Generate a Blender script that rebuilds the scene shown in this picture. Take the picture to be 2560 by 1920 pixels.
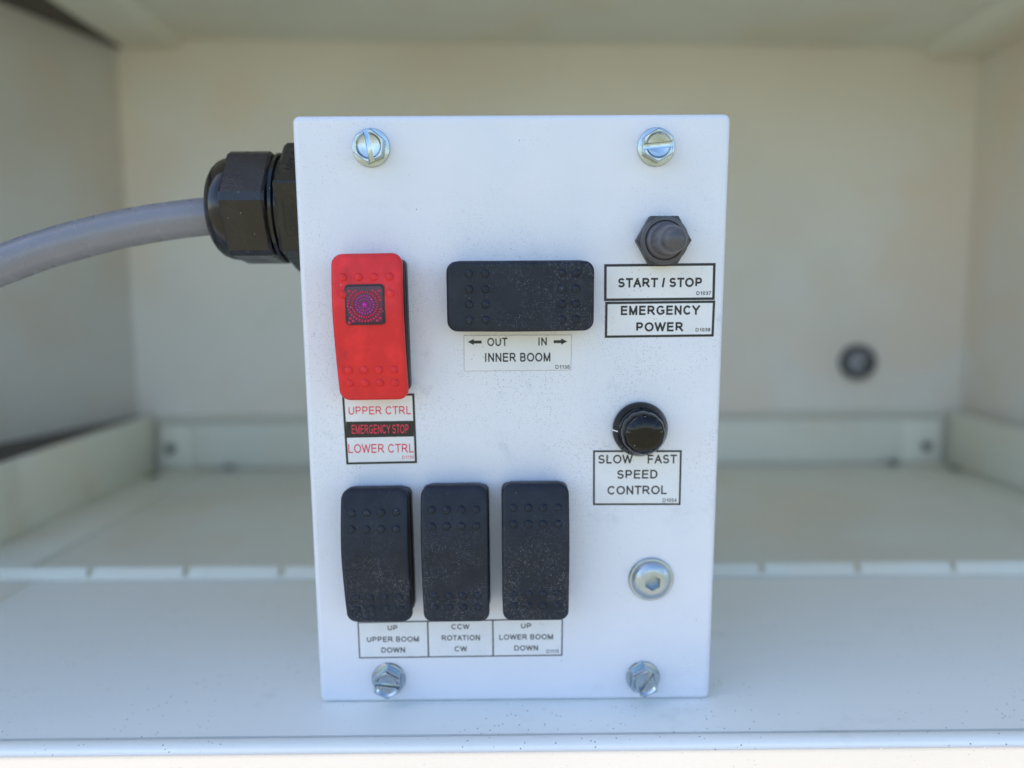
import bpy, bmesh, math, random
from math import radians, sin, cos, pi, tan
from mathutils import Vector, Matrix
random.seed(7)
for o in list(bpy.data.objects): bpy.data.objects.remove(o)
scene = bpy.context.scene
COL = scene.collection

# ------------------------------------------------------------------ camera
LEAN = radians(2.8)                       # the switch box leans towards the viewer by this much
cam_d = bpy.data.cameras.new('camera'); cam = bpy.data.objects.new('camera', cam_d); COL.objects.link(cam)
scene.camera = cam
C = Vector((-0.00212, -0.2623, 0.1437))
fwd = Vector((0.0064, 0.99397, -0.1095)).normalized()
right = Vector((1.0, -0.0072, -0.0064)); right = (right - fwd * right.dot(fwd)).normalized()
up = right.cross(fwd)
cam.matrix_world = Matrix(((right.x, up.x, -fwd.x, C.x), (right.y, up.y, -fwd.y, C.y), (right.z, up.z, -fwd.z, C.z), (0, 0, 0, 1)))
cam_d.sensor_width = 36; cam_d.lens = 27.03
cam_d.clip_start = 0.01; cam_d.clip_end = 500
cam_d.dof.use_dof = True; cam_d.dof.focus_distance = 0.247; cam_d.dof.aperture_fstop = 3.9

# ------------------------------------------------------------------ world, sun, exposure
SUN_EL, SUN_AZ = radians(56), radians(-90 - 1.4)     # azimuth from +y, clockwise positive: the sun stands to the left
w = bpy.data.worlds.new('World'); scene.world = w; w.use_nodes = True
nt = w.node_tree; bg = nt.nodes['Background']
sky = nt.nodes.new('ShaderNodeTexSky'); sky.sky_type = 'NISHITA'; sky.sun_disc = False
sky.sun_elevation = SUN_EL; sky.sun_rotation = SUN_AZ; sky.air_density = 1.0; sky.dust_density = 0.7; sky.ozone_density = 2.5
nt.links.new(sky.outputs[0], bg.inputs[0]); bg.inputs[1].default_value = 0.15
sl = bpy.data.lights.new('sun', 'SUN'); sl.energy = 3.6; sl.angle = radians(0.53); sl.color = (1.0, 0.92, 0.80)
so = bpy.data.objects.new('sun', sl); COL.objects.link(so)
sd = Vector((sin(SUN_AZ) * cos(SUN_EL), cos(SUN_AZ) * cos(SUN_EL), sin(SUN_EL)))
so.rotation_euler = sd.to_track_quat('Z', 'Y').to_euler(); so.location = (-1, 0, 2)
vs = scene.view_settings; scene.display_settings.display_device = 'sRGB'
vs.view_transform = 'Standard'; vs.look = 'None'; vs.gamma = 1; vs.exposure = 1.27
scene.render.resolution_x = 1024; scene.render.resolution_y = 768
scene.render.engine = 'CYCLES'; scene.cycles.max_bounces = 12; scene.cycles.diffuse_bounces = 8

# ------------------------------------------------------------------ materials
class NB:
    def __init__(s, name, base, rough, metal=0, spec=0.5):
        s.m = bpy.data.materials.new(name); s.m.use_nodes = True
        s.t = s.m.node_tree; s.b = s.t.nodes['Principled BSDF']
        s.b.inputs['Base Color'].default_value = (*base, 1); s.b.inputs['Roughness'].default_value = rough
        s.b.inputs['Metallic'].default_value = metal; s.b.inputs['Specular IOR Level'].default_value = spec
        s.co = s.t.nodes.new('ShaderNodeTexCoord'); s.vec = s.co.outputs['Object']; s.base = base; s.cur = None
    def n(s, t, **k):
        x = s.t.nodes.new(t)
        for a, v in k.items():
            if a.startswith('i_'): x.inputs[a[2:].replace('_', ' ')].default_value = v
            else: setattr(x, a, v)
        return x
    def l(s, a, b): s.t.links.new(a, b)
    def noise(s, scale, detail=3, rough=0.5, stretch=None):
        x = s.n('ShaderNodeTexNoise', i_Scale=scale, i_Detail=detail, i_Roughness=rough)
        src = s.vec
        if stretch:
            mp = s.n('ShaderNodeMapping'); mp.inputs['Scale'].default_value = stretch; s.l(src, mp.inputs[0]); src = mp.outputs[0]
        s.l(src, x.inputs['Vector']); return x.outputs[0]
    def vary(s):
        oi = s.n('ShaderNodeObjectInfo'); m = s.n('ShaderNodeVectorMath', operation='ADD'); cb = s.n('ShaderNodeCombineXYZ')
        k = s.math('MULTIPLY', oi.outputs['Random'], 7.3)
        for i in range(3): s.l(k, cb.inputs[i])
        s.l(s.co.outputs['Object'], m.inputs[0]); s.l(cb.outputs[0], m.inputs[1]); s.vec = m.outputs[0]
    def ramp(s, src, p0, p1, v0=0, v1=1):
        r = s.n('ShaderNodeMapRange'); r.inputs[1].default_value = p0; r.inputs[2].default_value = p1
        r.inputs[3].default_value = v0; r.inputs[4].default_value = v1; s.l(src, r.inputs[0]); return r.outputs[0]
    def math(s, op, a, b):
        r = s.n('ShaderNodeMath', operation=op)
        for i, v in enumerate((a, b)):
            if isinstance(v, (int, float)): r.inputs[i].default_value = v
            else: s.l(v, r.inputs[i])
        return r.outputs[0]
    def mix(s, fac, col):
        r = s.n('ShaderNodeMix', data_type='RGBA')
        if s.cur is None: r.inputs[6].default_value = (*s.base, 1)
        else: s.l(s.cur, r.inputs[6])
        r.inputs[7].default_value = (*col, 1); s.l(fac, r.inputs[0]); s.cur = r.outputs[2]
        s.l(s.cur, s.b.inputs['Base Color']); return s
    def specks(s, scale, size, thr, size_noise=None):
        v = s.n('ShaderNodeTexVoronoi', i_Scale=scale); s.l(s.vec, v.inputs['Vector'])
        sep = s.n('ShaderNodeSeparateColor'); s.l(v.outputs['Color'], sep.inputs[0])
        near = s.ramp(v.outputs['Distance'], size, size * 0.6)
        rnd = s.ramp(sep.outputs[0], thr, thr + 0.02)
        return s.math('MULTIPLY', near, rnd)
    def bump(s, src, strength, dist):
        b = s.n('ShaderNodeBump'); b.inputs['Strength'].default_value = strength; b.inputs['Distance'].default_value = dist
        s.l(src, b.inputs['Height'])
        prev = s.b.inputs['Normal']
        if prev.is_linked: s.l(prev.links[0].from_socket, b.inputs['Normal'])
        s.l(b.outputs[0], prev); return s
    def rough(s, src): s.l(src, s.b.inputs['Roughness']); return s

def sepxyz(nb):
    x = nb.n('ShaderNodeSeparateXYZ'); nb.l(nb.co.outputs['Object'], x.inputs[0]); return x.outputs

def m_box():
    n = NB('white_box_paint', (0.70, 0.708, 0.76), 0.33)
    x, y, z = sepxyz(n)
    n.mix(n.ramp(n.noise(18, 4, .6), .42, .68, 0, .5), (0.60, 0.645, 0.72))
    n.mix(n.ramp(n.noise(55, 5, .65), .62, .74, 0, .30), (0.55, 0.56, 0.60))
    # grime gathers in the middle of the panel, around the switches
    dz = n.ramp(n.math('ABSOLUTE', n.math('SUBTRACT', z, 0.115), 0), .075, .02)
    patch = n.ramp(n.noise(30, 3, .6), .40, .60)
    dens = n.math('MULTIPLY', dz, patch)
    n.mix(n.math('MULTIPLY', n.specks(1900, .28, .50), dens), (0.13, 0.13, 0.15))
    n.mix(n.math('MULTIPLY', n.specks(2200, .24, .80), n.ramp(n.noise(22, 3), .45, .6)), (0.18, 0.18, 0.22))
    n.mix(n.specks(420, .09, .965), (0.05, 0.05, 0.06))
    sc = n.noise(160, 4, .75, (1, 1, .35))
    n.mix(n.math('MULTIPLY', n.ramp(sc, .66, .70), n.math('MULTIPLY', dens, .45)), (0.25, 0.26, 0.33))
    n.mix(n.math('MULTIPLY', n.ramp(n.noise(38, 5, .75), .57, .68), n.math('MULTIPLY', dz, .38)), (0.36, 0.38, 0.45))
    n.bump(n.noise(900, 3, .7), .35, .00015); n.bump(n.noise(420, 2), .22, .0002); n.bump(n.noise(60, 3), .15, .0006)
    n.rough(n.ramp(n.noise(40, 4), .3, .7, .26, .46))
    return n.m
def m_paint(name, col, rough=.5, dirt=(0.38, 0.36, 0.30), sp=True, sc=1.0):
    n = NB(name, col, rough)
    n.mix(n.ramp(n.noise(6 * sc, 4, .55), .38, .75, 0, .30), tuple(c * .86 for c in col))
    n.mix(n.ramp(n.noise(2.5 * sc, 3, .5), .5, .8, 0, .25), (col[0] * .98, col[1] * .93, col[2] * .84))
    n.mix(n.ramp(n.noise(26, 5, .7), .60, .78, 0, .25), dirt)
    if not sp:
        n.mix(n.ramp(n.noise(9, 3, .5), .48, .62, 0, .8), (col[0] * 1.0, col[1] * .90, col[2] * .82))
        n.mix(n.ramp(n.noise(4.3, 3, .5), .48, .62, 0, .45), (col[0] * .84, col[1] * .87, col[2] * .88))
    if sp:
        n.mix(n.specks(260, .055, .955), (0.10, 0.09, 0.08))
        n.mix(n.specks(420, .10, .94), (0.85, 0.85, 0.83))
        n.mix(n.math('MULTIPLY', n.specks(700, .25, .85), n.ramp(n.noise(20, 3), .45, .6)), (0.22, 0.22, 0.22))
    n.bump(n.noise(500, 3, .7), .30, .0003); n.bump(n.noise(45, 3), .12, .0008)
    return n.m
def m_rocker(name, col, dust, dcol, rough=.55):
    n = NB(name, col, rough, spec=.30)
    n.vary(); x, y, z = sepxyz(n)
    n.mix(n.ramp(n.noise(110, 4, .65), .45, .75, 0, .5), tuple(min(1, c * 1.7 + .004) for c in col))
    if dust:
        low = n.ramp(z, .015, -.012, .15, 1)
        d = n.math('MULTIPLY', n.ramp(n.noise(120, 3), .36, .62), low)
        n.mix(n.math('MULTIPLY', n.math('MULTIPLY', n.specks(2400, .28, .62), .75), d), dcol)
        n.mix(n.specks(1300, .13, .955), dcol)
        n.mix(n.math('MULTIPLY', n.ramp(n.noise(700, 4, .8), .5, .8), n.math('MULTIPLY', d, .35)), tuple(c * .5 for c in dcol))
    else:
        n.mix(n.ramp(n.noise(170, 3, .6, (1, 1, .5)), .60, .80, 0, .45), (0.22, 0.02, 0.035))
        n.mix(n.specks(600, .10, .95), (.8, .45, .45))
    n.bump(n.noise(1500, 2, .7), .35, .00012)
    n.rough(n.ramp(n.noise(150, 3), .3, .7, rough - .1, rough + .12))
    return n.m
def m_zinc(dr=0):
    n = NB('zinc_plated_steel', (0.46, 0.52, 0.56), .18, 1)
    n.mix(n.ramp(n.noise(260, 3), .4, .7, 0, .5), (0.33, 0.42, 0.48))
    n.mix(n.ramp(n.noise(600, 4, .7), .60, .75, 0, .6), (0.30, 0.30, 0.27))
    n.rough(n.ramp(n.noise(500, 3), .3, .7, .10 + dr, .30 + dr)); n.bump(n.noise(900, 2), .15, .0001)
    return n.m
def m_plastic(name, col, rough, r2=None, bump=.1, mott=2.2):
    n = NB(name, col, rough)
    n.mix(n.ramp(n.noise(120, 4, .65), .5, .8, 0, .5), tuple(min(1, c * mott + .01 * (mott > 2)) for c in col))
    n.mix(n.specks(900, .14, .93), (.45, .45, .45))
    n.rough(n.ramp(n.noise(90, 3), .3, .7, rough, r2 or rough + .12)); n.bump(n.noise(700, 3, .6), bump, .0002)
    return n.m
def m_flat(name, col, rough=.5): return NB(name, col, rough).m
def m_label():
    n = NB('label_film', (0.70, 0.71, 0.73), .28)
    n.mix(n.ramp(n.noise(70, 4, .6), .45, .75, 0, .5), (0.57, 0.58, 0.62))
    n.mix(n.math('MULTIPLY', n.specks(1300, .3, .85), n.ramp(n.noise(60, 3), .45, .6)), (0.30, 0.28, 0.28))
    n.bump(n.noise(90, 2), .1, .0003)
    return n.m
def m_ground():
    n = NB('dry_ground', (0.29, 0.255, 0.15), .9)
    n.mix(n.ramp(n.noise(.8, 5, .6), .4, .65, 0, .7), (0.19, 0.205, 0.09))
    return n.m
M_BOX = m_box(); M_CAB = m_paint('cream_cabinet_paint', (0.86, 0.86, 0.80)); M_TRAY = m_paint('pale_tray_paint', (0.75, 0.75, 0.66), sp=False)
M_WALL = m_paint('cream_wall_paint', (0.755, 0.73, 0.67), sp=False, sc=1.6)
M_LWALL_SHADE = m_paint('shaded_wall_paint', (0.60, 0.59, 0.55), sp=False, sc=1.6)  # greyer than the other walls: the left wall's shade is in the colour
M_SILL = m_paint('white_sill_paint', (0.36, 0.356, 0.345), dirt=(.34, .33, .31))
M_RED = m_rocker('red_switch_plastic', (0.62, 0.024, 0.028), False, None, .42)
M_BLK = m_rocker('black_switch_plastic', (0.010, 0.014, 0.023), True, (0.40, 0.42, 0.48), .50)
M_BEZ = m_plastic('black_bezel_plastic', (0.008, 0.008, 0.009), .35)
M_RUB = m_plastic('grey_rubber', (0.072, 0.070, 0.080), .28, .42, .3)
M_NUT = m_plastic('grey_nut_rubber', (0.038, 0.038, 0.043), .40, .6, .3)
M_KNOB = m_plastic('gloss_black_plastic', (0.004, 0.004, 0.005), .05, .10, .02, 1.2)
M_KNOB.node_tree.nodes['Principled BSDF'].inputs['Specular IOR Level'].default_value = .36
M_GLAND = m_plastic('black_gland_nylon', (0.011, 0.010, 0.012), .16, .36, .45)
M_GDOME = m_plastic('smooth_gland_nylon', (0.006, 0.006, 0.008), .12, .25, .05)
M_CABLE = m_plastic('grey_cable_jacket', (0.20, 0.20, 0.225), .24, .32, .06, 1.25)
M_ZINC = m_zinc(); M_ZINC2 = m_zinc(.2); M_LABEL = m_label(); M_INK = m_flat('black_ink', (0.012, 0.012, 0.015), .4)
M_REDINK = m_flat('red_ink', (0.66, 0.03, 0.07), .4); M_WHITE = m_flat('white_mark', (.8, .8, .78), .4)
M_DARK = m_flat('dark_steel', (0.045, 0.047, 0.048), .5); M_GROUND = m_ground()
M_LENS = m_plastic('magenta_lens', (0.48, 0.006, 0.06), .12, .14, .02)
M_LENS2 = m_plastic('violet_bead', (0.42, 0.012, 0.26), .12, .16, .02)
M_GLASSY = m_plastic('violet_lens', (0.045, 0.003, 0.035), .06, .14, .02)

# ------------------------------------------------------------------ helpers
def link(name, me, mat=None, parent=None, loc=None):
    o = bpy.data.objects.new(name, me); COL.objects.link(o)
    if mat is not None and me is not None and not me.materials: me.materials.append(mat)
    if parent: o.parent = parent
    if loc: o.location = loc
    return o
def mesh(name, verts, faces, mat=None, parent=None, smooth=True, loc=None, angle=35):
    me = bpy.data.meshes.new(name); me.from_pydata(verts, [], faces); me.update()
    bm = bmesh.new(); bm.from_mesh(me); bmesh.ops.recalc_face_normals(bm, faces=bm.faces); bm.to_mesh(me); bm.free()
    for p in me.polygons: p.use_smooth = smooth
    if smooth: me.set_sharp_from_angle(angle=radians(angle))
    return link(name, me, mat, parent, loc)
def tag(o, label=None, cat=None, group=None, kind=None):
    for k, v in (('label', label), ('category', cat), ('group', group), ('kind', kind)):
        if v: o[k] = v
    return o
def box_vf(x0, x1, y0, y1, z0, z1, base=0):
    v = [(x, y, z) for z in (z0, z1) for y in (y0, y1) for x in (x0, x1)]
    f = [(0, 2, 3, 1), (4, 5, 7, 6), (0, 1, 5, 4), (2, 6, 7, 3), (0, 4, 6, 2), (1, 3, 7, 5)]
    return v, [tuple(i + base for i in q) for q in f]
def boxes(name, lst, mat, parent=None, bevel=0, smooth=False):
    V, F = [], []
    for b in lst:
        v, f = box_vf(*b, base=len(V)); V += v; F += f
    o = mesh(name, V, F, mat, parent, smooth=smooth)
    if bevel:
        bm = bmesh.new(); bm.from_mesh(o.data)
        bmesh.ops.bevel(bm, geom=bm.edges[:], offset=bevel, segments=2, affect='EDGES', profile=.5)
        bm.to_mesh(o.data); bm.free()
        for p in o.data.polygons: p.use_smooth = True
        o.data.set_sharp_from_angle(angle=radians(40))
    return o
def rr(hw, hh, r, n=6, m=0):
    """rounded rectangle outline, counter-clockwise from the bottom right; m extra points on each long side"""
    r = min(r, hw - 1e-6, hh - 1e-6); pts = []
    for cx, cy, a0 in ((hw - r, -hh + r, -90), (hw - r, hh - r, 0), (-hw + r, hh - r, 90), (-hw + r, -hh + r, 180)):
        for k in range(n + 1):
            a = radians(a0 + 90 * k / n); pts.append((cx + r * cos(a), cy + r * sin(a)))
        if m and a0 == -90:
            for k in range(1, m): pts.append((hw, -hh + r + (2 * hh - 2 * r) * k / m))
        if m and a0 == 90:
            for k in range(1, m): pts.append((-hw, hh - r - (2 * hh - 2 * r) * k / m))
    return pts
def loft(rings, cap0=True, cap1=True):
    V, F = [], []; n = len(rings[0])
    for r in rings: V += r
    for k in range(len(rings) - 1):
        for i in range(n):
            j = (i + 1) % n; F.append((k * n + i, k * n + j, (k + 1) * n + j, (k + 1) * n + i))
    if cap0: F.append(tuple(range(n))[::-1])
    if cap1: F.append(tuple((len(rings) - 1) * n + i for i in range(n)))
    return V, F
def slab(name, hw, hh, r, y0, y1, bev, mat, parent, loc=(0, 0, 0), n=6):
    """rounded slab in the x-z plane from depth y0 (back) to y1 (front, smaller y) with a rounded front edge"""
    rings = [[(x, y0, z) for x, z in rr(hw, hh, r, n)]]
    for k in range(6):
        a = radians(90 * k / 5); ins = bev * (1 - cos(a)); yy = y1 + bev * (1 - sin(a))
        rings.append([(x, yy, z) for x, z in rr(hw - ins, hh - ins, max(r - ins, .0001), n)])
    rings.append([(x, y1, z) for x, z in rr(hw - bev - .0002, hh - bev - .0002, max(r - bev, .0001), n)])
    V, F = loft(rings); return mesh(name, V, F, mat, parent, loc=loc, angle=50)
def lathe(name, prof, mat, parent, n=48, axis='y', loc=(0, 0, 0), mod=None, angle=35):
    """prof = [(radius, distance along axis)]; axis y points towards the viewer for negative values"""
    V, F = [], []
    for r, h in prof:
        for i in range(n):
            a = 2 * pi * i / n; q = r * (mod(a, r, h) if mod else 1)
            c, s_ = q * cos(a), q * sin(a)
            V.append((c, h, s_) if axis == 'y' else (h, c, s_))
    for k in range(len(prof) - 1):
        for i in range(n):
            j = (i + 1) % n; F.append((k * n + i, k * n + j, (k + 1) * n + j, (k + 1) * n + i))
    F.append(tuple(range(n))); F.append(tuple((len(prof) - 1) * n + i for i in range(n)))
    return mesh(name, V, F, mat, parent, loc=loc, angle=angle)
def tube(name, pts, r, mat, parent=None, n=28):
    P = [Vector(p) for p in pts]; V, F = [], []; prev = None
    for i, p in enumerate(P):
        t = (P[min(i + 1, len(P) - 1)] - P[max(i - 1, 0)]).normalized()
        u = Vector((0, 0, 1)); u = (u - t * u.dot(t)).normalized(); v2 = t.cross(u)
        rad = r(i / (len(P) - 1)) if callable(r) else r
        for k in range(n):
            a = 2 * pi * k / n; V.append(tuple(p + u * rad * cos(a) + v2 * rad * sin(a)))
    for i in range(len(P) - 1):
        for k in range(n):
            j = (k + 1) % n; F.append((i * n + k, i * n + j, (i + 1) * n + j, (i + 1) * n + k))
    F.append(tuple(range(n))); F.append(tuple((len(P) - 1) * n + k for k in range(n)))
    return mesh(name, V, F, mat, parent)
def spline(ctrl, n=16):
    out = []; c = [Vector(ctrl[0])] + [Vector(p) for p in ctrl] + [Vector(ctrl[-1])]
    for i in range(1, len(c) - 2):
        for k in range(n):
            t = k / n; a, b, d, e = c[i - 1], c[i], c[i + 1], c[i + 2]
            out.append(.5 * ((2 * b) + (-a + d) * t + (2 * a - 5 * b + 4 * d - e) * t * t + (-a + 3 * b - 3 * d + e) * t ** 3))
    out.append(c[-2]); return out
def boolean_cut(o, cutters, bev=0):
    for c in cutters:
        md = o.modifiers.new('b', 'BOOLEAN'); md.operation = 'DIFFERENCE'; md.object = c; md.solver = 'EXACT'
    if bev:
        bv = o.modifiers.new('e', 'BEVEL'); bv.width = bev; bv.segments = 2; bv.limit_method = 'ANGLE'; bv.angle_limit = radians(25)
    bpy.context.view_layer.update()
    dg = bpy.context.evaluated_depsgraph_get()
    me = bpy.data.meshes.new_from_object(o.evaluated_get(dg)); o.modifiers.clear(); o.data = me
    me.set_sharp_from_angle(angle=radians(30))
    for c in cutters: bpy.data.objects.remove(c)
    return o

# ------------------------------------------------------------------ lettering (stroke glyphs, cap height 1)
def arc(cx, cy, rx, ry, a0, a1, n=12):
    return [(cx + rx * cos(radians(a0 + (a1 - a0) * k / n)), cy + ry * sin(radians(a0 + (a1 - a0) * k / n))) for k in range(n + 1)]
G = {  # char: (ink width, side bearing, strokes in the unit square; 'c' first = closed)
 'A': (.86, .03, [[(0, 0), (.5, 1), (1, 0)], [(.20, .36), (.80, .36)]]),
 'B': (.74, .10, [['c', (0, 0), (0, 1)] + [(.55, 1)] + arc(.60, .765, .33, .235, 80, -80, 8) + [(.5, .53), ] + [(.0, .53)], [(0, .53), (.6, .53)] + arc(.62, .265, .38, .265, 80, -90, 8) + [(0, 0)]]),
 'C': (.88, .08, [arc(.52, .5, .52, .5, 38, 322, 24)]),
 'D': (.82, .10, [['c', (0, 0), (0, 1), (.42, 1)] + arc(.45, .5, .55, .5, 86, -86, 16) + [(.42, 0)]]),
 'E': (.72, .10, [[(1, 1), (0, 1), (0, 0), (1, 0)], [(0, .53), (.93, .53)]]),
 'F': (.68, .10, [[(1, 1), (0, 1), (0, 0)], [(0, .50), (.88, .50)]]),
 'G': (.92, .07, [arc(.52, .5, .52, .5, 42, 318, 24) + [(.98, .18), (.98, .46), (.56, .46)]]),
 'I': (.001, .14, [[(0, 0), (0, 1)]]),
 'H': (.80, .10, [[(0, 0), (0, 1)], [(1, 0), (1, 1)], [(0, .52), (1, .52)]]),
 'K': (.80, .10, [[(0, 0), (0, 1)], [(1, 1), (0, .36)], [(.32, .56), (1, 0)]]),
 'L': (.64, .09, [[(0, 1), (0, 0), (1, 0)]]),
 'M': (.90, .10, [[(0, 0), (0, 1), (.5, 0), (1, 1), (1, 0)]]),
 'N': (.78, .10, [[(0, 0), (0, 1), (1, 0), (1, 1)]]),
 'O': (.98, .06, [['c'] + arc(.5, .5, .5, .5, 0, 350, 29)]),
 'P': (.74, .10, [[(0, 0), (0, 1), (.55, 1)] + arc(.62, .725, .38, .275, 90, -90, 10) + [(0, .45)]]),
 'R': (.82, .10, [[(0, 0), (0, 1), (.5, 1)] + arc(.58, .74, .34, .26, 90, -90, 10) + [(0, .48)], [(.50, .48), (1, 0)]]),
 'S': (.78, .07, [arc(.5, .745, .44, .255, 22, 180, 10) + arc(.46, .72, .40, .22, 190, 262, 4) + arc(.54, .29, .42, .22, 82, 10, 4) + arc(.48, .255, .48, .255, 0, -165, 10)]),
 'T': (.78, .03, [[(0, 1), (1, 1)], [(.5, 1), (.5, 0)]]),
 'U': (.78, .10, [[(0, 1), (0, .36)] + arc(.5, .36, .5, .36, 180, 360, 14) + [(1, 1)]]),
 'V': (.86, .02, [[(0, 1), (.5, 0), (1, 1)]]),
 'W': (1.22, .02, [[(0, 1), (.25, 0), (.5, 1), (.75, 0), (1, 1)]]),
 'X': (.82, .03, [[(0, 0), (1, 1)], [(0, 1), (1, 0)]]),
 'Y': (.86, .02, [[(0, 1), (.5, .46), (1, 1)], [(.5, .46), (.5, 0)]]),
 '/': (.34, .03, [[(0, 0), (1, 1)]]),
 '"': (.24, .06, [[(0, 1), (0, .7)], [(1, 1), (1, .7)]]),
 '0': (.60, .07, [['c'] + arc(.5, .5, .5, .5, 0, 345, 23)]),
 '1': (.36, .14, [[(0, .74), (.55, .86), (1, 1), (1, 0)]]),
 '3': (.60, .07, [arc(.47, .76, .43, .24, 160, -80, 10) + [(.35, .53)] + arc(.48, .27, .52, .27, 82, -162, 12)]),
 '4': (.64, .05, [[(.78, 0), (.78, 1), (0, .28), (1, .28)]]),
 '5': (.60, .07, [[(.92, 1), (.2, 1), (.08, .50)] + arc(.48, .32, .52, .32, 128, -160, 14)]),
 '6': (.60, .07, [arc(.54, .60, .50, .40, 40, 170, 10) + [(0, .42)] + arc(.5, .31, .5, .31, 180, 510, 20)]),
 '7': (.60, .07, [[(0, 1), (1, 1), (.45, .35), (.32, 0)]]),
 '8': (.60, .07, [['c'] + arc(.5, .765, .43, .235, 270, 610, 16)[:-1], ['c'] + arc(.5, .27, .5, .27, 90, 430, 16)[:-1]]),
}
def ribbon(pts, closed, t, y, V, F):
    P = []
    for p in pts:
        if not P or (Vector(p) - P[-1]).length > 1e-5: P.append(Vector(p))
    n = len(P); base = len(V)
    for i in range(n):
        a = P[i - 1] if (i > 0 or closed) else None; b = P[(i + 1) % n] if (i < n - 1 or closed) else None
        d1 = (P[i] - a).normalized() if a is not None else None; d2 = (b - P[i]).normalized() if b is not None else None
        if d1 is None: d1 = d2
        if d2 is None: d2 = d1
        n1 = Vector((-d1.y, d1.x)); n2 = Vector((-d2.y, d2.x)); m = n1 + n2
        if m.length < 1e-4: m = n1.copy()
        m.normalize(); k = min(1 / max(m.dot(n1), .3), 1.5)
        e = P[i]
        V.append((e.x + m.x * t / 2 * k, y, e.y + m.y * t / 2 * k)); V.append((e.x - m.x * t / 2 * k, y, e.y - m.y * t / 2 * k))
    for i in range(n if closed else n - 1):
        j = (i + 1) % n; F.append((base + 2 * i, base + 2 * j, base + 2 * j + 1, base + 2 * i + 1))
def text_vf(s, x0, x1, z0, z1, y, V, F, wt=.145):
    """string fitted to the rectangle x0..x1, z0..z1 (millimetres); wt = stroke weight relative to cap height"""
    H = z1 - z0; t = wt * H; adv = 0; items = []
    for k, c in enumerate(s):
        if c == ' ': adv += .38; continue
        wd, sb, st = G[c]; wd = max(wd, wt)
        if items: adv += sb
        items.append((c, adv, wd)); adv += wd + sb; last = sb
    total = adv - last; sx = H; kx = (x1 - x0) / (total * H); vb = len(V); xo = x0; x0 = 0
    for q, (c, a, wd) in enumerate(items):
        si = 0
        for st in G[c][2]:
            closed = st[0] == 'c'; pp = st[1:] if closed else st
            gx0 = x0 + a * sx + t / 2; gw = max(wd * sx - t, 0)
            pts = [Vector((gx0 + p[0] * gw, z0 + t / 2 + p[1] * (H - t))) for p in pp]
            runs = [(pts, True, True)]
            if not closed:      # acute corners are made of separate strokes
                runs = []; cur = [pts[0]]; st_ = True
                for i in range(1, len(pts)):
                    cur.append(pts[i])
                    if i < len(pts) - 1 and (pts[i] - pts[i - 1]).normalized().dot((pts[i + 1] - pts[i]).normalized()) < -.12:
                        runs.append((cur, st_, False)); cur = [pts[i]]; st_ = False
                runs.append((cur, st_, True))
            for run, e0, e1 in runs:
                run = list(run)
                if not closed:
                    for i0, i1, free in ((0, 1, e0), (-1, -2, e1)):
                        d = run[i0] - run[i1]
                        if d.length < 1e-6: continue
                        ax = min(abs(d.x), abs(d.y)) < 1e-4
                        if len(pp) < 7 and (free or ax): run[i0] = run[i0] + d.normalized() * t / 2
                        elif not free: run[i0] = run[i0] + d.normalized() * t * .35
                ribbon([tuple(p) for p in run], closed, t, y - .003 * (si + 5 * (q % 2)), V, F); si += 1
    for i in range(vb, len(V)): V[i] = (xo + V[i][0] * kx, V[i][1], V[i][2])
MM = .001
def lettering(parent, lines, mat, y, wt=.175, extra=None, name='lettering'):
    V, F = [], []
    for s, x0, x1, z0, z1, *w_ in lines: text_vf(s, x0, x1, z0, z1, y, V, F, w_[0] if w_ else wt)
    if extra:
        for poly in extra:
            b = len(V); V += [(x, y, z) for x, z in poly]; F.append(tuple(range(b, b + len(poly))))
    me = bpy.data.meshes.new(name); me.from_pydata([tuple(c * MM for c in v) for v in V], [], F); me.update()
    return link(name, me, mat, parent)
def quad_slab(name, q, y0, y1, mat, parent):
    """q = four corners (x, z) mm, from the top left clockwise"""
    V = [(x * MM, y0 * MM, z * MM) for x, z in q] + [(x * MM, y1 * MM, z * MM) for x, z in q]
    F = [(0, 1, 2, 3), (4, 5, 6, 7), (0, 1, 5, 4), (1, 2, 6, 5), (2, 3, 7, 6), (3, 0, 4, 7)]
    return mesh(name, V, F, mat, parent, smooth=False)
def lerp2(a, b, t): return (a[0] + (b[0] - a[0]) * t, a[1] + (b[1] - a[1]) * t)
def inset_quad(q, d):
    tl, tr, br, bl = q
    return [(tl[0] + d, tl[1] - d), (tr[0] - d, tr[1] - d), (br[0] - d, br[1] + d), (bl[0] + d, bl[1] + d)]
def frame(name, q, d, y, mat, parent, bars=()):
    """printed border of width d, mitred at the corners, plus vertical or horizontal bars given as quads"""
    i = inset_quad(q, d); V, F = [], []
    for k in range(4):
        a, b = q[k], q[(k + 1) % 4]; c, e = i[(k + 1) % 4], i[k]; n = len(V)
        V += [(a[0], y, a[1]), (b[0], y, b[1]), (c[0], y, c[1]), (e[0], y, e[1])]; F.append((n, n + 1, n + 2, n + 3))
    for bq in bars:
        n = len(V); V += [(x, y - .004, z) for x, z in bq]; F.append((n, n + 1, n + 2, n + 3))
    me = bpy.data.meshes.new(name); me.from_pydata([tuple(c * MM for c in v) for v in V], [], F); me.update()
    return link(name, me, mat, parent)

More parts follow.
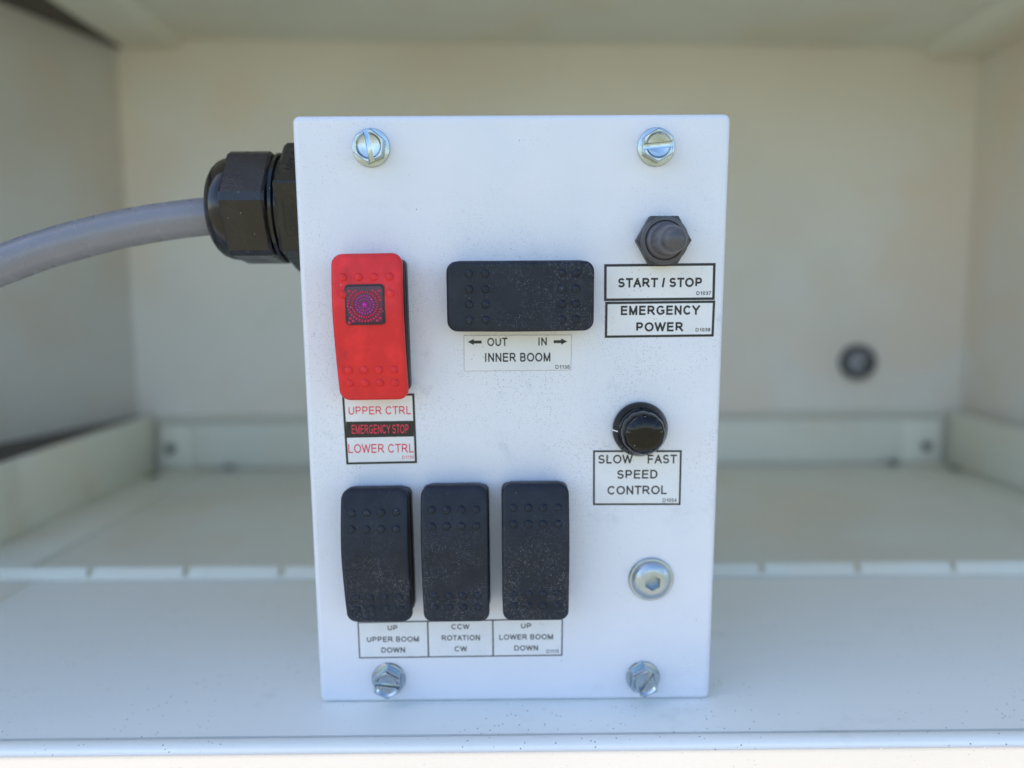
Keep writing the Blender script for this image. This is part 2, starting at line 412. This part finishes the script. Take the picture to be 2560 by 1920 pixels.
# ------------------------------------------------------------------ the compartment (setting)
XL0, XL1, XR, YB = -.318, -.404, .386, .3876
def struct(o): o['kind'] = 'structure'; return o
struct(boxes('back_wall', [(XL0 - .02, XR + .01, YB, YB + .004, -.10, .46)], M_WALL))
wl = [(-.3165, YB - .0005), (-.352, .272), (-.385, .16), (-.404, -.030)]
V, F = [], []
for x, y in wl: V += [(x, y, -.10), (x, y, .46), (x - .004, y, -.10), (x - .004, y, .46)]
for k in range(3):
    b = 4 * k; F += [(b, b + 1, b + 5, b + 4), (b + 2, b + 3, b + 7, b + 6)]
F += [(1, 3, 7, 5), (5, 7, 11, 9), (9, 11, 15, 13), (0, 2, 6, 4), (4, 6, 10, 8), (8, 10, 14, 12), (12, 13, 15, 14), (0, 1, 3, 2)]
struct(mesh('left_wall', V, F, M_LWALL_SHADE, smooth=False))
struct(boxes('right_wall', [(XR, XR + .004, -.030, YB - .0005, -.10, .46)], M_WALL))
struct(boxes('shade_roof', [(-2.0, 2.0, -.0382, 1.2, .4605, .464)], M_CAB))  # unseen, its front edge shaped to place the sun's shade line
struct(boxes('blocking_bottom_cap', [(-.42, .40, -.025, .40, -.105, -.101)], M_CAB))  # unseen bottom cap, added to stop light leaking in from below
struct(boxes('left_panel', [(-2.0, -.4105, -.0300, -.026, -.6, .4603)], M_CAB))
struct(boxes('right_panel', [(.3925, 2.0, -.0300, -.026, -.6, .4603)], M_CAB))
# floor of the front zone, with low side seams
fl = boxes('floor', [(-.400, .3845, -.0205, .1240, -.004, 0), (-.3070, .3845, .1240, .3870, -.004, 0)], M_CAB)
struct(fl)
fs = boxes('floor_seam', [(-.400, -.2485, -.018, .121, .0002, .0016)], M_CAB, fl, bevel=.0005)
# the front lip: a rounded hem, in the shade of the body
prof = [(-.0218, -.0035), (-.0222, .0002), (-.0232, .0008), (-.0248, .0012), (-.0268, .0011), (-.0285, .0004), (-.0295, -.0010), (-.0297, -.0045), (-.0297, -.103), (-.0218, -.103)]
V = [(x, y, z) for x in (-.41, .392) for y, z in prof]; n = len(prof)
F = [(i, (i + 1) % n, n + (i + 1) % n, n + i) for i in range(n)] + [tuple(range(n)), tuple(range(n, 2 * n))]
struct(mesh('front_lip', V, F, M_CAB, angle=50))
prof = [(-.0303, -.006), (-.0304, -.0015), (-.0312, .0000), (-.060, -.0006), (-.085, -.004), (-.092, -.012), (-.092, -.03), (-.0303, -.03)]
V = [(x, y, z) for x in (-2, 2) for y, z in prof]; n = len(prof)
F = [(i, (i + 1) % n, n + (i + 1) % n, n + i) for i in range(n)] + [tuple(range(n)), tuple(range(n, 2 * n))]
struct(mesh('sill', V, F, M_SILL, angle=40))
struct(mesh('ground', [(-150, -150, -1.05), (150, -150, -1.05), (150, 150, -1.05), (-150, 150, -1.05)], [(0, 1, 2, 3)], M_GROUND, smooth=False))

struct(boxes('blocking_header', [(-.408, .390, -.0298, -.0262, .3560, .4602)], M_CAB))  # unseen panel, added to keep light out of the void above the shelf
# upper shelf: its underside is the ceiling of the compartment; slopes slightly down to the right
def ceil_z(x): return .3492 - (x + .31) * .0155
us = bpy.data.objects.new('upper_shelf', None); COL.objects.link(us); us.location = (0, .18, .35)
tag(us, 'pale green-grey underside of the metal shelf overhead, folded edges along both ends', 'shelf')
def ceil_strip(name, xs, dz, par):
    V = []; n = len(xs)
    for y in (-.030, .3868):
        for x, d in zip(xs, dz): V.append((x, y - .18, ceil_z(x) + d - .35))
        for x, d in zip(xs[::-1], dz[::-1]): V.append((x, y - .18, ceil_z(x) + d + .003 - .35))
    m = 2 * n; F = [(i, (i + 1) % m, m + (i + 1) % m, m + i) for i in range(m)] + [tuple(range(m)), tuple(range(m, 2 * m))]
    return mesh(name, V, F, M_TRAY, par, smooth=False)
ceil_strip('shelf_panel', [-.2600, .335], [.006, .006], us)
ceil_strip('folded_edge', [-.3095, -.2680, -.2604], [-.002, -.002, .0056], us)
ceil_strip('folded_edge', [.3354, .3440, .3855], [.0056, -.003, -.003], us)

# shelf tray standing on the floor, behind the notched lip
tr = bpy.data.objects.new('shelf_tray', None); COL.objects.link(tr); tr.location = (.035, .255, 0)
tag(tr, 'pale metal shelf tray with notched front lip and upright sides, behind the switch box', 'tray')
def tbox(name, lst, mat, bev=.0006): 
    return boxes(name, [(a - .035, b - .035, c - .255, d - .255, e, f) for a, b, c, d, e, f in lst], mat, tr, bevel=bev)
tbox('tray_floor', [(-.2575, .3300, .1262, .3820, .0004, .0014)], M_TRAY, 0)
# left side: upper face, step, foot and a second plate lapping the front end
side = tbox('side_plate', [(-.3030, -.3000, .194, .3840, .014, .0495)], M_TRAY)
tbox('side_foot', [(-.3060, -.3022, .1275, .3835, .0004, .0145), (-.3018, -.2580, .1275, .3825, .0004, .0030)], M_TRAY)
tbox('end_plate', [(-.3015, -.2975, .1272, .1935, .0034, .0500)], M_TRAY)
tbox('side_tab', [(-.2996, -.2984, .2760, .2800, .0035, .0135)], M_TRAY, .0003)
tbox('side_plate', [(.3715, .3745, .2000, .3840, .0034, .0480)], M_TRAY)
tbox('side_foot', [(.3302, .3712, .1275, .3825, .0004, .0030)], M_TRAY)
tbox('side_tab', [(.3700, .3712, .2560, .2600, .0050, .0290)], M_TRAY, .0003)
tbox('end_plate', [(.3690, .3722, .1272, .1995, .0034, .0478)], M_TRAY)
# rear plate with a screwed tab at each end
rp = tbox('rear_plate', [(-.2970, .3680, .3825, .3855, .0040, .0415)], M_TRAY)
tbox('upper_ledge', [(-.2970, .3680, .3800, .3865, .0450, .0470)], M_TRAY, .0004)
for x0, x1, sx, sz in ((-.2962, -.2700, -.2872, .0200), (.3320, .3668, .3545, .0172)):
    tb = tbox('screwed_tab', [(x0, x1, .3800, .3823, .0035, .0405)], M_TRAY)
    s = lathe('screw', [(.0042, 0), (.0042, -.0008), (.0034, -.0022), (.0012, -.0026), (.0010, -.0012)], M_DARK, tb, 20, loc=(sx - .035, .3799 - .255, sz))
for x, y in ((-.2900, .352), (-.2380, .3775), (.3250, .3775), (.3630, .352)):
    o = lathe('relief_hole', [(.0050, .0), (.0050, .0004)], M_DARK, tr, 18, loc=(x - .035, y - .255, .0040))
    o.rotation_euler = (radians(-90), 0, 0)
M_GAP_SHADE = m_flat('gap_shade_brown', (0.095, 0.085, 0.070), .9)  # dark brown strips fill the side gaps in place of their shade
def wall_x(y):
    for (x0, y0), (x1, y1) in zip(wl, wl[1:]):
        if y1 <= y <= y0: return x0 + (x1 - x0) * (y - y0) / (y1 - y0)
def shade_strip(xin, z0, z1, par, off):
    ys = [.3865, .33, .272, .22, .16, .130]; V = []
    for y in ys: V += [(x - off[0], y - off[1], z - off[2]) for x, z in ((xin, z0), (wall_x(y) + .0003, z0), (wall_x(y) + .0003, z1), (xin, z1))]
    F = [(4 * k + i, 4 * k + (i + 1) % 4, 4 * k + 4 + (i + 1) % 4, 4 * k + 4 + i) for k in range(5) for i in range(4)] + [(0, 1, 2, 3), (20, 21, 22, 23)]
    return mesh('gap_shade_strip', V, F, M_GAP_SHADE, par, smooth=False)
shade_strip(-.3063, .038, .0465, tr, (.035, .255, 0)); shade_strip(-.3100, .3474, .3540, us, (0, .18, .35))
# notched front lip
xs = [-.2695 + .04985 * k for k in range(14)]
V, F = [], []
def lip_piece(x0, x1, h):
    pr = [(.1220, .0004), (.1226, .0018), (.1252, h - .0006), (.1262, h), (.1272, h - .0006), (.1274, .0004)]
    b = len(V); 
    for x in (x0, x1):
        for y, z in pr: V.append((x - .035, y - (x - .0) * .006 - .255, z))
    m = len(pr)
    for i in range(m): F.append((b + i, b + (i + 1) % m, b + m + (i + 1) % m, b + m + i))
    F.append(tuple(range(b, b + m))); F.append(tuple(range(b + m, b + 2 * m)))
edges = [-.330] + xs + [.372]
for k in range(len(edges) - 1):
    a = edges[k] + (.0016 if k else 0); c = edges[k + 1] - (.0016 if k < len(edges) - 2 else 0)
    lip_piece(a, c, .0062)
    if k < len(edges) - 2: lip_piece(c + .00002, edges[k + 1] + .00158, .0026)
mesh('notched_lip', V, F, M_TRAY, tr, smooth=False)

# grommet on the back wall
gr = lathe('wall_grommet', [(.0150, .0035), (.0150, -.001), (.0138, -.0035), (.0108, -.0040), (.0098, -.0018), (.0094, -.001)], m_flat('grommet_rubber', (0.07, 0.072, 0.078), .5), None, 32, loc=(.2951, YB - .0036, .0888))
tag(gr, 'round dark grommet with grey centre on the back wall right of the switch box', 'grommet')
lathe('grommet_plug', [(.0092, 0), (.0092, -.0018), (.0070, -.0034), (.001, -.0040)], m_flat('plug_grey', (0.26, 0.265, 0.28), .35), gr, 24)
lathe('centre_recess', [(.0030, 0), (.0030, -.0004)], M_DARK, gr, 16, loc=(.0045, -.0042, -.001))

# ------------------------------------------------------------------ the switch box
bx = bpy.data.objects.new('control_box', None); COL.objects.link(bx); bx.rotation_euler = (LEAN, 0, 0)
tag(bx, 'white metal control box with rocker switches, knob and toggle, standing on the compartment floor', 'control box')
W2, HH = .0700, .1012
lid = slab('lid', W2, HH, .0022, .014, 0, .0019, M_BOX, bx, loc=(0, 0, HH))
# the object coordinates of the lid start at its centre; keep the paint pattern in box coordinates
for v in lid.data.vertices: v.co.z += HH
lid.location = (0, 0, 0)
V, F = [], []
for y in (.0142, .062):
    dz = y * tan(LEAN) 
    V += [(-W2 + .0012, y, -dz + .0003), (W2 - .0012, y, -dz + .0003), (W2 - .0012, y, .2012), (-W2 + .0012, y, .2012)]
F = [(0, 1, 2, 3), (4, 5, 6, 7), (0, 1, 5, 4), (1, 2, 6, 5), (2, 3, 7, 6), (3, 0, 4, 7)]
mesh('housing', V, F, M_BOX, bx, smooth=False)

# --- labels (corners measured on the panel, millimetres) ---
LY0, LY1, FY, TY = -.004, -.12, -.130, -.146
def label_plate(q, lab, mat=M_LABEL):
    o = quad_slab('label_plate', q, LY0, LY1, mat, bx); o['label'] = lab; return o
q = [(30.0, 155.15), (66.6, 155.3), (66.7, 143.25), (30.1, 143.1)]
L = label_plate(q, 'black framed label reading START / STOP'); frame('border', q, .85, FY, M_INK, L)
lettering(L, [('START / STOP', 34.6, 62.3, 147.5, 150.6, .21), ('D1037', 60.6, 65.4, 144.9, 146.1, .17)], M_INK, TY)
q = [(30.5, 142.85), (66.9, 143.05), (66.8, 131.1), (30.5, 130.9)]
L = label_plate(q, 'black framed label reading EMERGENCY POWER'); frame('border', q, .80, FY, M_INK, L)
lettering(L, [('EMERGENCY', 35.7, 61.9, 138.4, 141.5, .21), ('POWER', 40.9, 56.5, 132.9, 136.0, .21), ('D1038', 60.7, 65.6, 132.8, 134.0, .17)], M_INK, TY)
q = [(-16.4, 132.1), (19.5, 132.0), (19.3, 120.1), (-16.5, 120.0)]
L = label_plate(q, 'unframed label reading OUT IN, INNER BOOM with two arrows'); frame('border', q, .12, FY, m_flat('cut_edge', (.22, .19, .19)), L)
lettering(L, [('OUT', -8.6, -1.9, 128.4, 131.2), ('IN', 8.4, 11.2, 128.5, 131.2), ('INNER BOOM', -9.4, 12.4, 123.1, 126.1), ('D1136', 14.1, 18.9, 120.6, 121.9, .15)], M_INK, TY,
          extra=[[(-15.1, 129.85), (-13.1, 130.9), (-13.1, 130.3), (-10.5, 130.3), (-10.5, 129.3), (-13.1, 129.3), (-13.1, 128.8)],
                 [(18.0, 129.8), (16.0, 130.8), (16.0, 130.25), (13.5, 130.25), (13.5, 129.25), (16.0, 129.25), (16.0, 128.7)]])
q = [(-57.6, 112.4), (-33.3, 112.6), (-33.0, 88.5), (-57.1, 88.2)]
L = label_plate(q, 'three band label reading UPPER CTRL, EMERGENCY STOP, LOWER CTRL in red')
frame('border', q, .75, FY, M_INK, L, bars=[[(-56.6, 103.1), (-33.9, 103.25), (-33.9, 97.8), (-56.6, 97.5)]])
lettering(L, [('UPPER CTRL', -55.6, -34.6, 105.5, 108.3, .14), ('EMERGENCY STOP', -54.8, -35.6, 98.9, 102.0, .14), ('LOWER CTRL', -56.2, -34.0, 92.2, 95.3, .14), ('D1116', -38.0, -34.1, 90.0, 91.2, .13)], M_REDINK, TY - .01)
q = [(27.0, 92.5), (57.3, 92.3), (57.4, 72.9), (27.2, 73.1)]
L = label_plate(q, 'black framed label reading SLOW FAST SPEED CONTROL'); frame('border', q, .65, FY, M_INK, L)
lettering(L, [('SLOW', 28.8, 40.6, 87.8, 90.9), ('FAST', 45.7, 55.7, 87.7, 90.8), ('SPEED', 35.3, 49.2, 82.4, 85.5), ('CONTROL', 32.1, 52.5, 76.8, 79.9), ('D1054', 51.2, 56.0, 74.0, 75.3, .16)], M_INK, TY)
q = [(-55.5, 31.0), (17.0, 31.7), (16.9, 17.5), (-55.4, 17.2)]
L = label_plate(q, 'wide three cell label for upper boom, rotation and lower boom'); 
frame('border', q, .45, FY, M_INK, L, bars=[[(-31.0, 30.8), (-30.5, 30.8), (-30.5, 17.6), (-31.0, 17.6)], [(-8.0, 31.0), (-7.5, 31.0), (-7.5, 17.7), (-8.0, 17.7)]])
lettering(L, [('UP', -44.9, -41.5, 27.7, 29.7), ('UPPER BOOM', -52.4, -34.0, 23.4, 25.4), ('DOWN', -47.4, -39.0, 19.3, 21.3),
              ('CCW', -22.4, -16.0, 27.9, 29.9), ('ROTATION', -25.9, -12.4, 23.7, 25.7), ('CW', -21.4, -17.0, 19.5, 21.5),
              ('UP', 2.2, 5.8, 28.0, 30.0), ('LOWER BOOM', -5.5, 13.5, 23.8, 25.8), ('DOWN', -.2, 8.2, 19.6, 21.6), ('D1115', 11.2, 15.6, 18.6, 19.9, .16)], M_INK, TY)

# --- rocker switches ---
bump_me = None
def rocker(cx, cz, mat, lab, horizontal=False, ends=(.0092, .0090), peak=(.003, .0142), roll=0, window=False, skip=()):
    global bump_me
    hw, hh, r = .01115, .0236, .0034
    def h(v):
        vp, hp = peak; e = ends[0] if v > vp else ends[1]; L_ = (hh - vp) if v > vp else (hh + vp)
        t = min(abs(v - vp) / L_, 1); s_ = t ** 1.55
        return hp + (e - hp) * s_
    rings = []; N, Mx = 6, 26
    def ring(ins, drop, flat=None):
        out = []
        for x, v in rr(hw - ins, hh - ins, max(r - ins, .0006), N, Mx):
            out.append((x, -(h(v) - drop) if flat is None else flat, v))
        return out
    rings.append(ring(.0012, .0085)); rings.append(ring(.0004, .0050)); rings.append(ring(.0, .0020))
    R = .0013
    for k in range(1, 6):
        a = radians(90 * k / 5); rings.append(ring(R * (1 - cos(a)), R * (1 - sin(a))))
    rings.append(ring(R + .0004, -.00002))
    V, F = loft(rings, cap0=True, cap1=False)
    n = len(rings[0]); b = (len(rings) - 1) * n
    half = n // 2      # right side runs 0..half-1 upwards, left side downwards
    rt = list(range(0, half)); lt = list(range(n - 1, half - 1, -1))
    for i in range(half - 1): F.append((b + rt[i], b + rt[i + 1], b + lt[i + 1], b + lt[i]))
    root = mesh('rocker_switch', V, F, mat, bx, loc=(cx * MM, 0, cz * MM), angle=60)
    root['label'] = lab
    rot = radians(90 if horizontal else 0) + roll
    root.rotation_euler = (0, -rot, 0)
    slab('switch_bezel', .01130, .0217, .0022, -.0001, -.0044, .0008, M_BEZ, root)
    if bump_me is None:
        V2, F2 = [], []; nn = 16
        for rad, yy in ((.00142, .0002), (.00124, -.00024), (.00090, -.00056), (.00045, -.00072)):
            for i in range(nn): V2.append((rad * cos(2 * pi * i / nn), yy, rad * sin(2 * pi * i / nn)))
        for k in range(3):
            for i in range(nn): F2.append((k * nn + i, k * nn + (i + 1) % nn, (k + 1) * nn + (i + 1) % nn, (k + 1) * nn + i))
        F2.append(tuple(3 * nn + i for i in range(nn)))
        o = mesh('grip_bump', V2, F2, None, root); bump_me = o.data; bpy.data.objects.remove(o)
        bump_me.materials.append(M_BLK)
    me = bump_me
    if mat is not M_BLK: me = bump_me.copy(); me.materials[0] = mat
    for v in (.0163, .0111, -.0132, -.0176):
        for u in (-.0073, -.0024, .0024, .0073):
            if window and v == .0111 and abs(u) < .003: continue
            o = link('grip_bump', me, None, root, loc=(u, -h(v) + .00002, v))
            sl_ = (h(v + .0005) - h(v - .0005)) / .001
            o.rotation_euler = (math.atan(sl_), 0, 0)
    if window:
        vz = .0078; sl_ = (h(vz + .003) - h(vz - .003)) / .006
        rim = slab('window_rim', .0062, .0063, .0012, .0004, -.00012, .0001, M_BEZ, root, loc=(-.0006, -h(vz) + .00002, vz), n=4)
        rim.rotation_euler = (math.atan(sl_), 0, 0)
        fr = slab('indicator_window', .0057, .0058, .0009, .0004, -.00022, .00018, M_GLASSY, root, loc=(-.0006, -h(vz) - .00004, vz), n=4)
        fr.rotation_euler = (math.atan(sl_), 0, 0)
        for nm, r0, r1, step, wdt, mt in (('inner_lens_ring', .0, .0034, .00094, .00074, M_LENS2), ('outer_lens_ring', .0039, .0080, .00118, .00092, M_LENS)):
            V3, F3 = [], []; rad = max(r0, .0009); k = 0
            if r0 == 0:
                for i in range(16): V3.append((.00055 * cos(pi * i / 8), -.00060, .00055 * sin(pi * i / 8)))
                for i in range(16): V3.append((.00070 * cos(pi * i / 8), -.00018, .00070 * sin(pi * i / 8)))
                F3 += [tuple(range(16))] + [(i, (i + 1) % 16, 16 + (i + 1) % 16, 16 + i) for i in range(16)]
            while rad < r1:
                cnt = (10, 16, 20, 26)[min(k, 3)] if r0 == 0 else 34
                for i in range(cnt):
                    a = 2 * pi * (i + .5 * (k % 2)) / cnt; hr = wdt * .5 * (1 if r0 == 0 else 1.15); ht = pi * rad / cnt * .93
                    px, pz = rad * cos(a), rad * sin(a)
                    if abs(px + .0001) > .0050 or abs(pz + .0004) > .0051: continue
                    b0 = len(V3); er = (cos(a), sin(a)); et = (-sin(a), cos(a))
                    for rr_, yy in ((1, -.00018), (.62, -.00048)):
                        for dx, dz in ((-1, 0), (-.5, -.87), (.5, -.87), (1, 0), (.5, .87), (-.5, .87)):
                            V3.append((px + rr_ * (dx * hr * er[0] + dz * ht * et[0]), yy, pz + rr_ * (dx * hr * er[1] + dz * ht * et[1])))
                    V3.append((px, -.00062, pz))
                    for j in range(6):
                        j2 = (j + 1) % 6; F3.append((b0 + j, b0 + j2, b0 + 6 + j2, b0 + 6 + j)); F3.append((b0 + 6 + j, b0 + 6 + j2, b0 + 12))
                rad += step; k += 1
            o = mesh(nm, V3, F3, mt, root, angle=80)
            o.location = fr.location; o.rotation_euler = fr.rotation_euler; o['kind'] = 'stuff'
    return root
rocker(-45.6, 135.4, M_RED, 'red rocker switch with purple indicator window', ends=(.0112, .0085), peak=(.006, .0140), roll=radians(.6), window=True)
rocker(2.35, 145.2, M_BLK, 'black rocker switch lying horizontally above the INNER BOOM label', horizontal=True, ends=(.0090, .0088), peak=(0, .0115))
rocker(-46.1, 58.6, M_BLK, 'leftmost of three upright black rocker switches', roll=radians(.4))
rocker(-19.8, 59.4, M_BLK, ends=(.0092, .0112), lab= 'middle one of three upright black rocker switches', roll=radians(.2))
rocker(7.0, 59.9, M_BLK, ends=(.0094, .0118), lab= 'rightmost of three upright black rocker switches')

# --- slotted hex bolts ---
def hexring(R, y, rot=0, n=6): return [(R * cos(radians(60 * i) + rot), y, R * sin(radians(60 * i) + rot)) for i in range(n)]
def slotted_bolt(cx, cz, hexrot, slotrot, lab):
    fl_ = lathe('flange_bolt', [(.0060, -.0001), (.0061, -.0005), (.0059, -.0008), (.0045, -.0010)], M_ZINC, bx, 48, loc=(cx * MM, 0, cz * MM))
    fl_['label'] = lab
    V, F = loft([hexring(.0053, -.0009), hexring(.0053, -.0048), hexring(.0050, -.0053)])
    hd = mesh('hex_head', V, F, M_ZINC, fl_, smooth=False)
    d = lathe('tmp', [(.0034, -.0044), (.0039, -.0051), (.0047, -.0061)], None, fl_, 40)
    c1, f1 = box_vf(-.01, .01, -.007, -.0031, -.00085, .00085); s_ = mesh('tmp2', c1, f1, None, fl_, smooth=False)
    s_.rotation_euler = (0, slotrot - hexrot, 0)
    hd.rotation_euler = (0, 0, 0)
    boolean_cut(hd, [d, s_], .00013)
    hd.rotation_euler = (0, hexrot, 0)
    return fl_
slotted_bolt(-45.0, 192.3, radians(-22), radians(80), 'top left slotted hex bolt with its slot nearly upright')
slotted_bolt(46.1, 192.1, radians(-30), radians(-5), 'top right slotted hex bolt with its slot level')
slotted_bolt(-45.1, 9.4, radians(-31), radians(8), 'bottom left slotted hex bolt with its slot level')
slotted_bolt(45.7, 9.1, radians(-27), radians(-58), 'bottom right slotted hex bolt with its slot slanting')
# --- button head bolt ---
prof = [(.00785, -.0001), (.00785, -.0007), (.0076, -.0010), (.0069, -.0011), (.0067, -.0016), (.0065, -.0022), (.0060, -.0027), (.0050, -.0033), (.0042, -.0036), (.0035, -.00365)]
bb = lathe('button_bolt', prof, M_ZINC2, bx, 56, loc=(47.75 * MM, 0, 46.1 * MM), angle=40); bb['label'] = 'round button head bolt with hex socket below the speed label'
V, F = loft([hexring(.0029, -.0007, radians(28)), hexring(.0030, -.007, radians(28))])
boolean_cut(bb, [mesh('tmp', V, F, None, bb, smooth=False)])
for p in bb.data.polygons: p.use_smooth = True
bb.data.set_sharp_from_angle(angle=radians(32))

# --- toggle switch under its rubber boot ---
tg = bpy.data.objects.new('toggle_switch', None); COL.objects.link(tg); tg.parent = bx; tg.location = (48.6 * MM, 0, 162.6 * MM)
tg['label'] = 'grey toggle switch in a rubber boot with hexagonal nut'
def hexr(R, y): return [(R * cos(radians(60 * i)), y, R * sin(radians(60 * i))) for i in range(6)]
V, F = loft([hexr(.0088, -.0001), hexr(.0089, -.0042), hexr(.0083, -.0050)])
mesh('hex_nut', V, F, M_NUT, tg, smooth=False)
lathe('collar', [(.0077, -.0045), (.0077, -.0053), (.0073, -.0058), (.0064, -.0059), (.0060, -.0054)], M_RUB, tg, 48)
bt = lathe('rubber_boot', [(.0058, -.0050), (.0059, -.0064), (.0055, -.0070), (.0048, -.0074), (.0049, -.0088), (.0047, -.0110), (.0045, -.0130), (.0044, -.0152), (.0043, -.0168), (.0041, -.0182), (.0036, -.0195), (.0028, -.0206), (.0017, -.0212), (.0006, -.0214)], M_RUB, tg, 48, angle=50)
for v in bt.data.vertices: v.co.x += max(0, (-v.co.y - .008)) * .01
V, F = [], []
for word, a0, st in (('HEXSEAL', -125, 11.5), ('APM', 128, -11.5)):      # raised, worn characters round the collar
    for k, ch in enumerate(word):
        a = radians(a0 + k * st); sg = 1 if st > 0 else -1
        vv, ff = [], []; text_vf(ch, -.45, .45, -.6, .6, 0, vv, ff, .2); b0 = len(V)
        er, et = Vector((cos(a), sin(a))), Vector((-sin(a), cos(a)))
        for x, y, z in vv:
            p = er * (7.2 - z * sg) + et * (x * sg); V.append((p.x * MM, -.00596 + y * MM * .1, p.y * MM))
        F += [tuple(i + b0 for i in f) for f in ff]
mesh('raised_lettering', V, F, M_RUB, tg, smooth=False)
# --- speed knob ---
kn = lathe('speed_knob', [(.0093, -.0006), (.0094, -.0016), (.0091, -.0024), (.0082, -.0040), (.0076, -.0050), (.0072, -.0052)], M_KNOB, bx, 64, loc=(42.7 * MM, 0, 100.0 * MM), angle=40)
kn['label'] = 'glossy black speed control knob with fluted grip'
fl_mod = lambda a, r, h: 1 + (.03 * (abs(cos(6 * a)) ** .6 - .8) if r > .005 else .03 * (abs(cos(6 * a)) ** .6 - .8) * (r / .005) ** 3)
lathe('fluted_grip', [(.0074, -.0046), (.0073, -.0058), (.0072, -.0074), (.0070, -.0086), (.0066, -.0096), (.0059, -.0103), (.0050, -.0108), (.0038, -.0112), (.0022, -.0114), (.0004, -.0115)], M_KNOB, kn, 120, mod=fl_mod, angle=50)
V = [(-.0091, -.00252, -.00022), (-.0091, -.00252, .00022), (-.0079, -.00462, .00018), (-.0079, -.00462, -.00018), (-.0094, -.0012, -.00022), (-.0094, -.0012, .00022)]
V = [(x - .00012, y - .00008, z) for x, y, z in V]
mesh('pointer_line', V, [(0, 1, 2, 3), (4, 5, 1, 0)], M_WHITE, kn, smooth=False)

# --- cable gland on the left side ---
GY, GZ = .0245, .1750
gl = bpy.data.objects.new('cable_gland', None); COL.objects.link(gl); gl.parent = bx; gl.location = (-.070, GY, GZ)
gl['label'] = 'black nylon cable gland on the left side'
def xhex(R, x, phi, bev=.0):
    """hexagon round the x axis with its corners cut; phi = height angle of the corner nearest the viewer"""
    out = []
    for k in range(6):
        a = phi + radians(60 * k); e = radians(4.2) if bev else radians(.8)
        for s_ in (-e, e):
            aa = a + s_; rr_ = R * cos(radians(30)) / cos(radians(30) - abs(s_))
            out.append((x, -rr_ * cos(aa), rr_ * sin(aa)))
    return out
ph = radians(19)
V, F = loft([xhex(.0226, .0004, ph), xhex(.0226, -.0072, ph), xhex(.0216, -.0084, ph)])
body = mesh('gland_body', V, F, M_GLAND, gl, smooth=False)
lathe('collar_ring', [(.0180, -.0070), (.0180, -.0092), (.0190, -.0098), (.0192, -.0108), (.0184, -.0114), (.0172, -.0118), (.0172, -.0150)], M_GDOME, gl, 64, axis='x')
ph2 = radians(9)
V, F = loft([xhex(.0198, -.0118, ph2, 1), xhex(.0207, -.0128, ph2, 1), xhex(.0207, -.0262, ph2, 1), xhex(.0203, -.0268, ph2, 1)])
mesh('gland_nut', V, F, M_GLAND, gl, smooth=False)
lathe('nut_dome', [(.0175, -.0255), (.0178, -.0275), (.0175, -.0292), (.0167, -.0312), (.0155, -.0326), (.0138, -.0338), (.0115, -.0345), (.0085, -.0347), (.0072, -.0340), (.0068, -.0310)], M_GDOME, gl, 72, axis='x', angle=60)
# raised marks on the two body flats that face the viewer (long axis of the writing runs upwards)
def on_flat(vf, ang, R):
    """vf in mm: u along the flat (upwards), v across it (towards -x); returns points in the gland's frame"""
    nrm = Vector((0, -cos(ang), sin(ang))); upv = Vector((0, sin(ang), cos(ang))); c = nrm * (R * cos(radians(30)) + .00006)
    return [tuple(c + upv * (u * MM) + Vector((-x * MM, 0, 0)) + nrm * (-y * MM * .3)) for u, y, x in vf]
def mark(name, fn, ang):
    V, F = [], []; fn(V, F)
    me = bpy.data.meshes.new(name); me.from_pydata(on_flat(V, ang, .0226), [], F); me.update(); link(name, me, m_flat('moulded_black', (.004, .004, .004), .5), body)
def logo(V, F):
    text_vf('HUMMEL', -4.6, 4.2, 2.6, 4.6, 0, V, F, .14)
    ribbon([(-5.2, 5.2), (4.6, 5.2)], False, .22, -.002, V, F)
    ribbon(arc(-5.2, 3.7, 1.3, 1.6, 300, 90, 8) + [(-4.6, 5.6), (4.8, 5.6)] + arc(5.3, 3.8, 1.4, 1.7, 90, -90, 10) + [(-4.6, 2.0)], False, .22, -.006, V, F)
mark('raised_logo', logo, ph - radians(30))
mark('raised_lettering', lambda V, F: text_vf('NPT 1"', -4.6, 6.0, 2.4, 4.9, 0, V, F, .15), ph + radians(30))

# ------------------------------------------------------------------ cable
Mx = Matrix.Rotation(LEAN, 4, 'X')
pts = [Mx @ (Vector(p) * MM) for p in ((-88, 24.5, 173.2), (-104, 24.2, 172.8), (-118, 23.0, 171.4), (-133, 21.0, 168.9), (-148, 18.0, 165.2), (-163, 14.0, 160.4), (-180, 8.5, 153.2), (-200, 1, 145), (-225, -8, 130), (-250, -14, 112), (-275, -18, 90))]
cb = tube('cable', spline(pts, 14), .0066, M_CABLE)
tag(cb, 'thick grey cable curving left out of the black gland on the box', 'cable')
